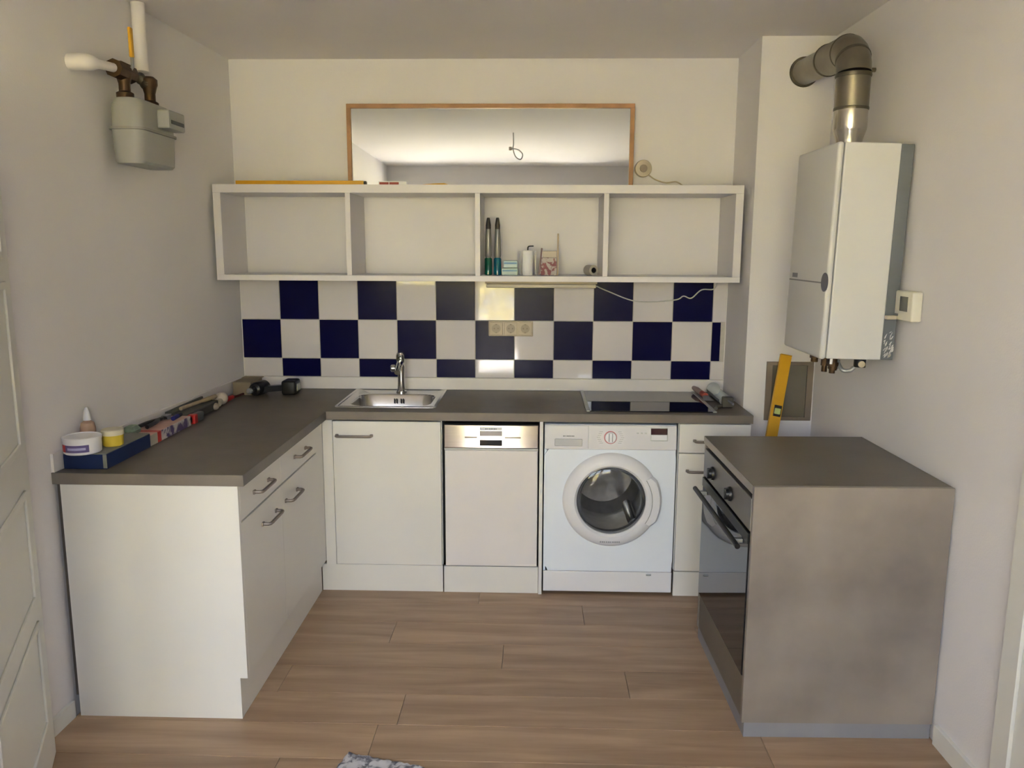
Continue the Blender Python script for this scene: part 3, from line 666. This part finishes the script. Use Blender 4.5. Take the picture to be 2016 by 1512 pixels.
# ------------------------------------------------------------------ boiler and flue
bo = thing('gas_boiler', 'white wall-hung gas boiler with a grey back strip on the right wall', 'boiler', (2.73, -1.02, 1.2), rot=(0, R(1.15), 0))
OFF[bo.name] = Vector((2.73, -1.02, 1.58)); bo.location = (2.731, -1.02, 1.58)
bxw = 2.864
obj('casing', box(new(), 2.629, 2.823, -1.227, -.800, 1.204, 1.963, .004), M_boil, bo)
fc = obj('front_cover', box(new(), 2.604, 2.6265, -1.229, -.798, 1.201, 1.965, .010, 3), M_boil, bo, True)
obj('back_plate', box(new(), 2.8235, 2.868, -1.224, -.803, 1.206, 1.961, .002), M_bluegr, bo)
obj('cover_line', box(new(), 2.6028, 2.6045, -1.195, -.81, 1.4725, 1.4775), M_grey, fc)
bm = new(); lathe(bm, (2.6045, -1.212, 1.478), (-1, 0, 0), [(.034, 0), (.034, .002), (.001, .002)], 24)
obj('round_emblem', bm, mat('emblem_slate', (.10, .10, .13), .4), fc)
obj('brand_marks', box(new(), 2.6025, 2.6045, -.905, -.845, 1.485, 1.502), M_grey, fc)
bm = new(); rr2 = random.Random(5)
for i in range(44):
    yy = -1.2252; x = rr2.uniform(2.828, 2.858); z = 1.21 + abs(rr2.gauss(0, .04)); w = rr2.uniform(.002, .006); hh = rr2.uniform(.006, .018); sk_ = rr2.uniform(.0, .008)
    loft(bm, [[Vector((x, y_, z)), Vector((x+w, y_, z+.002)), Vector((x+w+sk_, y_, z+hh)), Vector((x+sk_, y_, z+hh-.002))] for y_ in (-1.2252, -1.2242)])
obj('paint_smears', bm, M_paint, bo)
bm = new()
for (yy, r_, l_, x_) in ((-1.16, .014, .05, 2.68), (-1.10, .011, .07, 2.70), (-1.05, .018, .06, 2.72), (-.99, .011, .08, 2.71), (-.93, .014, .05, 2.69)):
    cyl(bm, (x_, yy, 1.2035), (x_, yy, 1.2035-l_), r_, r_, 12); cyl(bm, (x_, yy, 1.2035-l_*.4), (x_, yy, 1.2035-l_*.7), r_*1.35, r_*1.35, 6)
obj('pipe_fittings', bm, M_brass, bo, True)
obj('filling_valve', cyl(new(), (2.765, -1.19, 1.203), (2.765, -1.19, 1.172), .021), M_black, bo, True); obj('drain_tube', cyl(new(), (2.655, -1.205, 1.203), (2.655, -1.205, 1.182), .005), M_whitep, bo, True)
obj('valve_cap', lathe(new(), (2.762, -1.212, 1.186), (-.1, -1, -.1), [(.012, 0), (.012, .006), (.001, .008)], 18), M_beige, bo, True)
obj('filling_tube', tube(new(), smooth_path([(2.70, -1.13, 1.195), (2.705, -1.18, 1.16), (2.73, -1.19, 1.158), (2.745, -1.19, 1.17)]), .008, 10), M_lgrey, bo, True)

fl_ = thing('flue_pipe', 'bent metal flue pipe from the boiler top into the chimney wall', 'flue', (2.724, -1.02, 1.966))
FX, FY = 2.724, -1.02
obj('reducer', lathe(new(), (FX, FY, 1.968), (0, 0, 1), [(.046, 0), (.047, .028), (.058, .062), (.060, .070), (.0595, .135)], 32), mat('bright_aluminium', (.55, .52, .46), .22, 1, var=.08, scale=12), fl_, True)
obj('joint_ring', lathe(new(), (FX, FY, 2.102), (0, 0, 1), [(.0615, 0), (.0625, .004), (.0615, .010)], 32), M_alud, fl_, True)
obj('pipe_section', lathe(new(), (FX, FY, 2.1125), (0, 0, 1), [(.0605, 0), (.0605, .105)], 32), M_alu, fl_, True)
obj('joint_ring', lathe(new(), (FX, FY, 2.218), (0, 0, 1), [(.0625, 0), (.064, .005), (.0625, .014)], 32), M_alud, fl_, True)
# segmented elbow
arc = []
ex0, er = Vector((FX, FY, 2.2325)), .095
for k in range(0, 6):
    a = R(18*k*.92); arc.append(Vector((FX, FY + er*(1-math.cos(a)), 2.2325 + er*math.sin(a))))
for i in range(len(arc)-1):
    d0 = (arc[i+1]-arc[i]).normalized()
bm = tube(new(), arc, .0615, 32)
obj('elbow', bm, M_alu, fl_, True)
for q, nx in ((arc[2], arc[3]), (arc[-1], arc[-1] + (arc[-1]-arc[-2]))):
    dd_ = (nx-q).normalized(); obj('joint_ring', lathe(new(), q-dd_*.006, dd_, [(.0625, 0), (.0635, .004), (.0625, .012)], 32), M_alud, fl_, True)
e1 = arc[-1]; e2 = Vector((2.734, -.4145, 2.362))
mid = e1 + (e2-e1)*.38
obj('pipe_section', tube(new(), [e1+(e2-e1)*.02, mid], .060, 32), M_alu, fl_, True)
obj('pipe_section', tube(new(), [mid, e2], .054, 32), M_alu, fl_, True)
dd_ = (e2-e1).normalized(); obj('joint_ring', lathe(new(), mid-dd_*.008, dd_, [(.0615, 0), (.0635, .005), (.0625, .014), (.055, .018)], 32), M_alud, fl_, True)
obj('wall_collar', lathe(new(), e2+Vector((0, .0003, 0)), (0, -1, 0), [(.064, 0), (.064, .006), (.060, .010), (.055, .010)], 32), M_alud, fl_, True)
obj('clamp_screw', cyl(new(), (FX+.060, FY, 2.245), (FX+.078, FY, 2.245), .008, n=8), M_alud, fl_)

# thermostat
th = thing('thermostat', 'small white room thermostat with grey display beside the boiler', 'thermostat', (2.87, -1.33, 1.35))
ya, yb = -1.368, -1.234
obj('casing', box(new(), XR(ya)-.038, XR(ya)-.002, ya, yb, 1.352, 1.455, .006, 3), mat('thermostat_cream', (.74, .71, .60), .4), th, True)
ox = XR(ya)-.0385
obj('display', box(new(), ox-.001, ox+.002, -1.335, -1.275, 1.385, 1.436, .001), M_lcd, th)
obj('side_tab', box(new(), XR(ya)-.072, XR(ya)-.0385, -1.262, -1.236, 1.352, 1.366, .003), M_beige, th)
obj('brand_marks', box(new(), ox-.001, ox+.002, -1.268, -1.240, 1.366, 1.374), M_grey, th)

# access panel in chimney
ac = thing('access_panel', 'brown framed grey inspection panel low on the chimney wall', 'access panel', (2.75, -.42, .81))
ax0, ax1, az0, az1 = 2.643, 2.858, .806, 1.083
bm = new()
box(bm, ax0, ax1, -.424, -.4143, az1-.016, az1, .001); box(bm, ax0, ax1, -.424, -.4143, az0, az0+.016, .001)
box(bm, ax0, ax0+.026, -.424, -.4143, az0+.016, az1-.016); box(bm, ax1-.028, ax1, -.424, -.4143, az0+.016, az1-.016)
obj('frame', bm, mat('panel_frame_brown', (.22, .18, .145), .45, .3, var=.1), ac)
obj('panel', box(new(), ax0+.0265, ax1-.0285, -.420, -.4143, az0+.0165, az1-.0165, .001), mat('panel_grey', (.24, .225, .18), .18, .6, var=.06), ac)
# big level leaning
lv = thing('spirit_level', 'yellow spirit level leaning upright against the chimney wall behind the oven unit', 'spirit level', (0, 0, 0), 'spirit levels')
OFF[lv.name] = Vector((0, 0, 0)); 
p1 = Vector((2.722, -.440, 1.118)); p0 = Vector((2.500, -.715, .004)); ax = (p1-p0).normalized(); LL = (p1-p0).length
wv = Vector((1, 0, 0)); wv = (wv - ax*wv.dot(ax)).normalized(); tv = ax.cross(wv)
lv.matrix_world = Matrix((wv, tv, ax)).transposed().to_4x4(); lv.matrix_world.translation = p0
lv.location = p0; lv.rotation_euler = Matrix((wv, tv, ax)).transposed().to_euler()
zv = LL*.775
obj('bar', box(new(), -.025, .025, -.011, .011, 0.0, LL-.004, .002), M_yel, lv)
obj('end_cap', box(new(), -.0255, .0255, -.0115, .0115, LL-.0038, LL, .001), M_yel, lv)
obj('vial_window', box(new(), -.013, .021, -.0125, -.0105, zv-.026, zv+.026, .002), M_black, lv)
obj('vial', box(new(), -.010, .017, -.0145, -.0125, zv-.015, zv+.012, .003), mat('vial_green', (.42, .52, .20), .3), lv)

# ------------------------------------------------------------------ things on the left worktop
Z = ZW+.0006
t = thing('flat_carton', 'flat dark blue cardboard box at the near end of the worktop', 'box', (.077, -1.45, Z))
obj('box', box(new(), .004, .150, -1.600, -1.292, Z, Z+.050, .002), M_navy, t)
obj('lid', box(new(), .005, .149, -1.599, -1.293, Z+.0502, Z+.0530, .0008), M_cardg, t)
obj('corner_label', box(new(), .138, .1508, -1.6010, -1.5995, Z+.004, Z+.05), M_cardg, t)
ZL = Z+.0534
t = thing('paint_tub', 'round white tub with a violet label on the dark blue box', 'tub', (.060, -1.577, ZL))
obj('tub', lathe(new(), (.060, -1.577, ZL), (0, 0, 1), [(.054, 0), (.0575, .003), (.0585, .044)], 40), M_whitep, t, True)
obj('lid', lathe(new(), (.060, -1.577, ZL+.0443), (0, 0, 1), [(.0600, 0), (.0605, .010), (.058, .012), (.056, .009), (.001, .009)], 40), M_whitep, t, True)
def band(cx_, cy_, r, a0, a1, z0, z1, nn=14):
    bm = new(); loops = []
    for k in range(nn+1):
        a = R(a0+(a1-a0)*k/nn); c, s = math.cos(a), math.sin(a)
        loops.append([Vector((cx_+c*rr_, cy_+s*rr_, z)) for rr_, z in ((r, z0), (r+.0008, z0), (r+.0008, z1), (r, z1))])
    return loft(bm, loops)
obj('label', band(.060, -1.577, .0585, 242, 318, ZL+.010, ZL+.034), M_purple, t)
obj('label', band(.060, -1.577, .0585, 218, 242, ZL+.010, ZL+.034), M_red, t)
obj('lettering', band(.060, -1.577, .0594, 252, 308, ZL+.018, ZL+.026), mat('label_lilac', (.40, .38, .62), .5), t)
t = thing('spray_bottle', 'pinkish clear bottle with white nozzle behind the white tub', 'bottle', (.026, -1.478, ZL))
obj('body', lathe(new(), (.026, -1.478, ZL), (0, 0, 1), [(.022, 0), (.025, .004), (.025, .060), (.021, .078), (.010, .086)], 28), M_amber, t, True)
obj('nozzle', lathe(new(), (.026, -1.478, ZL+.0865), (0, 0, 1), [(.0125, 0), (.0120, .012), (.0085, .032), (.004, .045)], 20), M_whitep, t, True)
obj('label', band(.026, -1.478, .0253, 200, 340, ZL+.022, ZL+.05), mat('orange_label', (.60, .30, .18), .5), t)
t = thing('plastic_pot', 'small yellow pot with white lid on the dark blue box', 'pot', (.112, -1.480, ZL))
obj('pot', lathe(new(), (.112, -1.480, ZL), (0, 0, 1), [(.030, 0), (.033, .003), (.035, .038)], 32), M_yel2, t, True)
obj('lid', lathe(new(), (.112, -1.480, ZL+.0383), (0, 0, 1), [(.0365, 0), (.0365, .016), (.034, .019)], 32), mat('cream_lid', (.68, .62, .48), .5), t, True)
t = thing('long_carton', 'long pale carton with red stripe and violet print behind the blue box', 'box', (.10, -1.12, Z))
obj('box', box(new(), .035, .145, -1.286, -.925, Z, Z+.040, .002), M_print2, t)
obj('lid_print', box(new(), .036, .144, -1.285, -.926, Z+.0402, Z+.0410), M_pink, t)
obj('end_sleeve', box(new(), .034, .1458, -1.2875, -1.225, Z+.0002, Z+.0405, .001), mat('carton_cream', (.42, .39, .33), .7), t)
obj('red_stripe', box(new(), .034, .1462, -1.225, -1.196, Z+.0001, Z+.0412, .001), M_red, t)
tray = thing('tool_tray', 'dark tray of small tools and screws by the left wall', 'tray', (.06, -.85, Z))
zt = Z+.042
bm = new(); box(bm, .026, .095, -1.305, -.70, Z, Z+.004) if False else None
tag(tray, 'open dark case of mixed hand tools against the left wall', 'tool case')
obj('case', box(new(), .040, .118, -.915, -.56, Z, Z+.040, .006), mat('dark_case', (.05, .05, .045), .5), tray)
obj('case_rail', box(new(), .034, .046, -.92, -.555, Z+.001, Z+.055, .003), mat('case_olive', (.09, .09, .07), .5), tray)
def tooltop(name, label, cat, pts, r, m, n=8): return tag(obj(name, tube(new(), pts, r, n), m, None, True), label, cat)
zc = Z+.0415
t = thing('pliers', 'dark pliers lying across the long pale carton', 'pliers', (.07, -1.05, zc))
bm = new(); tube(bm, smooth_path([(.052, -1.19, zc+.010), (.062, -1.12, zc+.012), (.078, -1.06, zc+.012), (.074, -1.01, zc+.010)]), .008, 8)
tube(bm, smooth_path([(.090, -1.19, zc+.010), (.088, -1.12, zc+.012), (.076, -1.06, zc+.012), (.082, -1.01, zc+.010)]), .008, 8)
obj('grips', bm, M_black, t, True)
obj('jaws', loft(new(), [rrect(.078, -1.0, .030, .02, .006, zc+.001), rrect(.078, -1.0, .024, .05, .006, zc+.018)]), M_grey, t)
t = thing('marker_pen', 'short blue-capped tool lying on the long carton beside the pliers', 'marker', (.12, -.98, zc))
obj('barrel', cyl(new(), (.118, -1.03, zc+.0095), (.113, -.975, zc+.0095), .009, .009, 12), mat('deep_blue_plastic', (.02, .02, .16), .4), t, True)
obj('cap', cyl(new(), (.1129, -.9745, zc+.0095), (.111, -.945, zc+.0095), .0095, .009, 12), M_black, t, True)
t = thing('glue_bag', 'green and white small plastic packet behind the yellow pot', 'packet', (.06, -1.26, zc))
bm = loft(new(), [rrect(.060, -1.255, .045, .075, .012, zc+.0002), rrect(.060, -1.255, .050, .08, .014, zc+.014), rrect(.060, -1.25, .030, .05, .010, zc+.028)])
obj('packet', bm, mat('pale_green_film', (.20, .27, .20), .4, var=.3, scale=40), t, True)
t = thing('tape_measure', 'grey and red tape measure on the worktop past the long carton', 'tape measure', (.14, -.86, Z))
obj('housing', box(new(), .121, .150, -.905, -.800, Z, Z+.038, .008, 3), mat('teal_grey_plastic', (.10, .12, .12), .45), t, True)
obj('red_clip', box(new(), .1195, .1525, -.905, -.872, Z+.0006, Z+.0392, .004), M_red, t)
tag(obj('wooden_dowel', tube(new(), smooth_path([(.066, -.84, Z+.053), (.075, -.72, Z+.052), (.085, -.60, Z+.0505), (.092, -.53, Z+.0505)]), [.008]*10+[.010]*9, 10), M_wood, None, True), 'pale round wooden stick lying on the dark tool case', 'stick')
t = thing('light_bulb', 'round off-white bulb lying on the worktop beside the tool case', 'bulb', (.092, -.49, Z))
obj('globe', ball(new(), (.098, -.475, Z+.0305), .030), mat('matt_white_globe', (.58, .50, .42), .5), t, True)
obj('screw_base', cyl(new(), (.102, -.503, Z+.022), (.112, -.545, Z+.016), .014, .012, 16), M_beige, t, True)
tag(obj('wall_plug', ball(new(), (.118, -.60, Z+.0165), .016, (1, 1.5, 1)), mat('matt_beige', (.46, .38, .30), .6), None, True), 'small beige knob lying before the white bulb', 'knob')
t = thing('screwdriver', 'red and black screwdriver lying toward the worktop corner', 'screwdriver', (.11, -.33, Z))
obj('grip', lathe(new(), (.095, -.440, Z+.0135), (.1, 1, 0), [(.008, 0), (.013, .008), (.012, .06), (.009, .09)], 12), M_red, t, True)
obj('shaft', lathe(new(), (.1042, -.349, Z+.0100), (.1, 1, 0), [(.006, 0), (.0055, .11)], 10), mat('dark_red_shaft', (.06, .012, .012), .5), t, True)
t = thing('cardboard_box', 'small brown cardboard box in the corner of the worktop', 'box', (.10, -.10, Z))
obj('box', box(new(), .058, .150, -.225, -.055, Z, Z+.066, .002), M_card, t)
obj('flap', box(new(), .058, .160, -.1, -.052, Z+.0662, Z+.0685, .0005), M_card, t)
t = thing('cordless_drill', 'black cordless drill lying on its side in the worktop corner', 'drill', (.27, -.17, Z))
bm = new(); lathe(bm, (.175, -.300, Z+.036), (.2, 1, 0), [(.012, 0), (.016, .004), (.018, .03), (.030, .036), (.034, .05), (.034, .13), (.026, .145)], 20)
obj('motor_body', bm, M_black, t, True)
obj('chuck', lathe(new(), (.173, -.310, Z+.036), (-.2, -1, 0), [(.014, -.008), (.014, .006), (.007, .014)], 14), M_lgrey, t, True)
bm = loft(new(), [[Vector((x, yy, z)) for yy, z in ((y_-w_, Z+.018), (y_+w_, Z+.018), (y_+w_, Z+.046), (y_-w_, Z+.046))] for x, y_, w_ in ((.205, -.225, .022), (.25, -.205, .016), (.30, -.175, .018))])
obj('grip', bm, M_black, t)
bm = box(new(), .298, .370, -.215, -.115, Z, Z+.072, .012, 3)
obj('battery', bm, M_black, t, True)
obj('battery_cover', box(new(), .3705, .3755, -.195, -.135, Z+.018, Z+.056, .004), M_lgrey, t)

# right corner of the worktop
t = thing('paint_scraper', 'small scraper with pale and red handle at the right back of the worktop', 'scraper', (2.40, -.15, ZW+.006))
zz = ZW+.008
bm = tube(new(), [(2.385, -.045, zz+.020), (2.392, -.10, zz+.018), (2.402, -.17, zz+.014)], [.011, .015, .013], 12)
obj('handle', bm, mat('pale_rose_handle', (.38, .28, .25), .5), t, True)
obj('red_ferrule', tube(new(), [(2.402, -.1705, zz+.014), (2.408, -.225, zz+.012)], [.014, .014], 12), mat('brick_red', (.36, .07, .05), .5), t, True)
obj('blade', loft(new(), [[Vector((2.395, -.2255, zz+.010)), Vector((2.42, -.2255, zz+.010)), Vector((2.42, -.2255, zz+.013)), Vector((2.395, -.2255, zz+.013))], [Vector((2.385, -.29, zz-.0005)), Vector((2.435, -.29, zz-.0005)), Vector((2.435, -.29, zz+.001)), Vector((2.385, -.29, zz+.001))]]), M_grey, t)
t = thing('caulking_gun', 'grey metal caulking gun lying along the right edge of the worktop', 'caulking gun', (2.49, -.27, ZW))
zz = ZW+.0006
obj('cradle', loft(new(), [[Vector((2.470+.035*math.cos(R(a)), y_, zz+.034+.034*math.sin(R(a)))) for a in range(180, 361, 20)] + [Vector((2.470+.032*math.cos(R(a)), y_, zz+.034+.031*math.sin(R(a)))) for a in range(360, 179, -20)] for y_ in (-.40, -.12)]), M_lgrey, t, True)
obj('front_plate', cyl(new(), (2.470, -.118, zz+.034), (2.470, -.113, zz+.034), .034), M_lgrey, t)
obj('nozzle', lathe(new(), (2.470, -.112, zz+.034), (0, 1, .2), [(.010, 0), (.008, .03), (.004, .07)], 12), M_grey, t, True)
obj('push_rod', tube(new(), [(2.470, -.40, zz+.034), (2.472, -.52, zz+.034)], .005, 8), M_grey, t, True)
bm = box(new(), 2.445, 2.495, -.435, -.401, zz+.001, zz+.050, .005); tube(bm, [(2.45, -.42, zz+.010), (2.415, -.45, zz+.010), (2.40, -.50, zz+.010)], .008, 8)
obj('handle', bm, mat('dark_olive_metal', (.09, .08, .06), .5), t)

# ------------------------------------------------------------------ rug
bm = new(); nx, ny = 120, 80; ang_ = R(-14.5); cr = Vector((.98, -1.824, 0)); ex = Vector((math.cos(ang_), math.sin(ang_), 0)); ey = Vector((math.sin(ang_), -math.cos(ang_), 0))
vs = []
rr3 = random.Random(9)
for j in range(ny+1):
    for i in range(nx+1):
        e = min(i, j, nx-i, ny-j); jit = rr3.uniform(-.004, .004) if e == 0 else 0
        p = cr + ex*(i*1.2/nx + jit) + ey*(j*.8/ny + jit); p.z = .002 if e == 0 else .009 + rr3.uniform(0, .007)
        vs.append(bm.verts.new(p))
for j in range(ny):
    for i in range(nx):
        a = j*(nx+1)+i; bm.faces.new((vs[a], vs[a+1], vs[a+nx+2], vs[a+nx+1]))
ed = [e for e in bm.edges if e.is_boundary]; g_ = bmesh.ops.extrude_edge_only(bm, edges=ed)
for v in [q for q in g_['geom'] if isinstance(q, bmesh.types.BMVert)]: v.co.z = .0002
tag(obj('rug', bm, M_rug, None, True), 'shaggy light grey rug with dark speckles on the floor at the bottom edge', 'rug')

# cable hanging from the ceiling, seen in the mirror
t = thing('ceiling_cable', 'bare lamp cable looped below the ceiling, seen in the mirror', 'cable', (1.38, -2.6, H-.001))
obj('wire', tube(new(), smooth_path([(1.38, -2.6, H-.002), (1.382, -2.6, H-.09), (1.378, -2.6, H-.13), (1.40, -2.6, H-.19), (1.44, -2.6, H-.21), (1.455, -2.6, H-.17), (1.42, -2.6, H-.135), (1.365, -2.6, H-.125)]), .004, 8), mat('cable_grey', (.45, .43, .40), .5), t, True)
obj('terminal_block', box(new(), 1.345, 1.368, -2.606, -2.594, H-.14, H-.112, .002), M_beige, t)
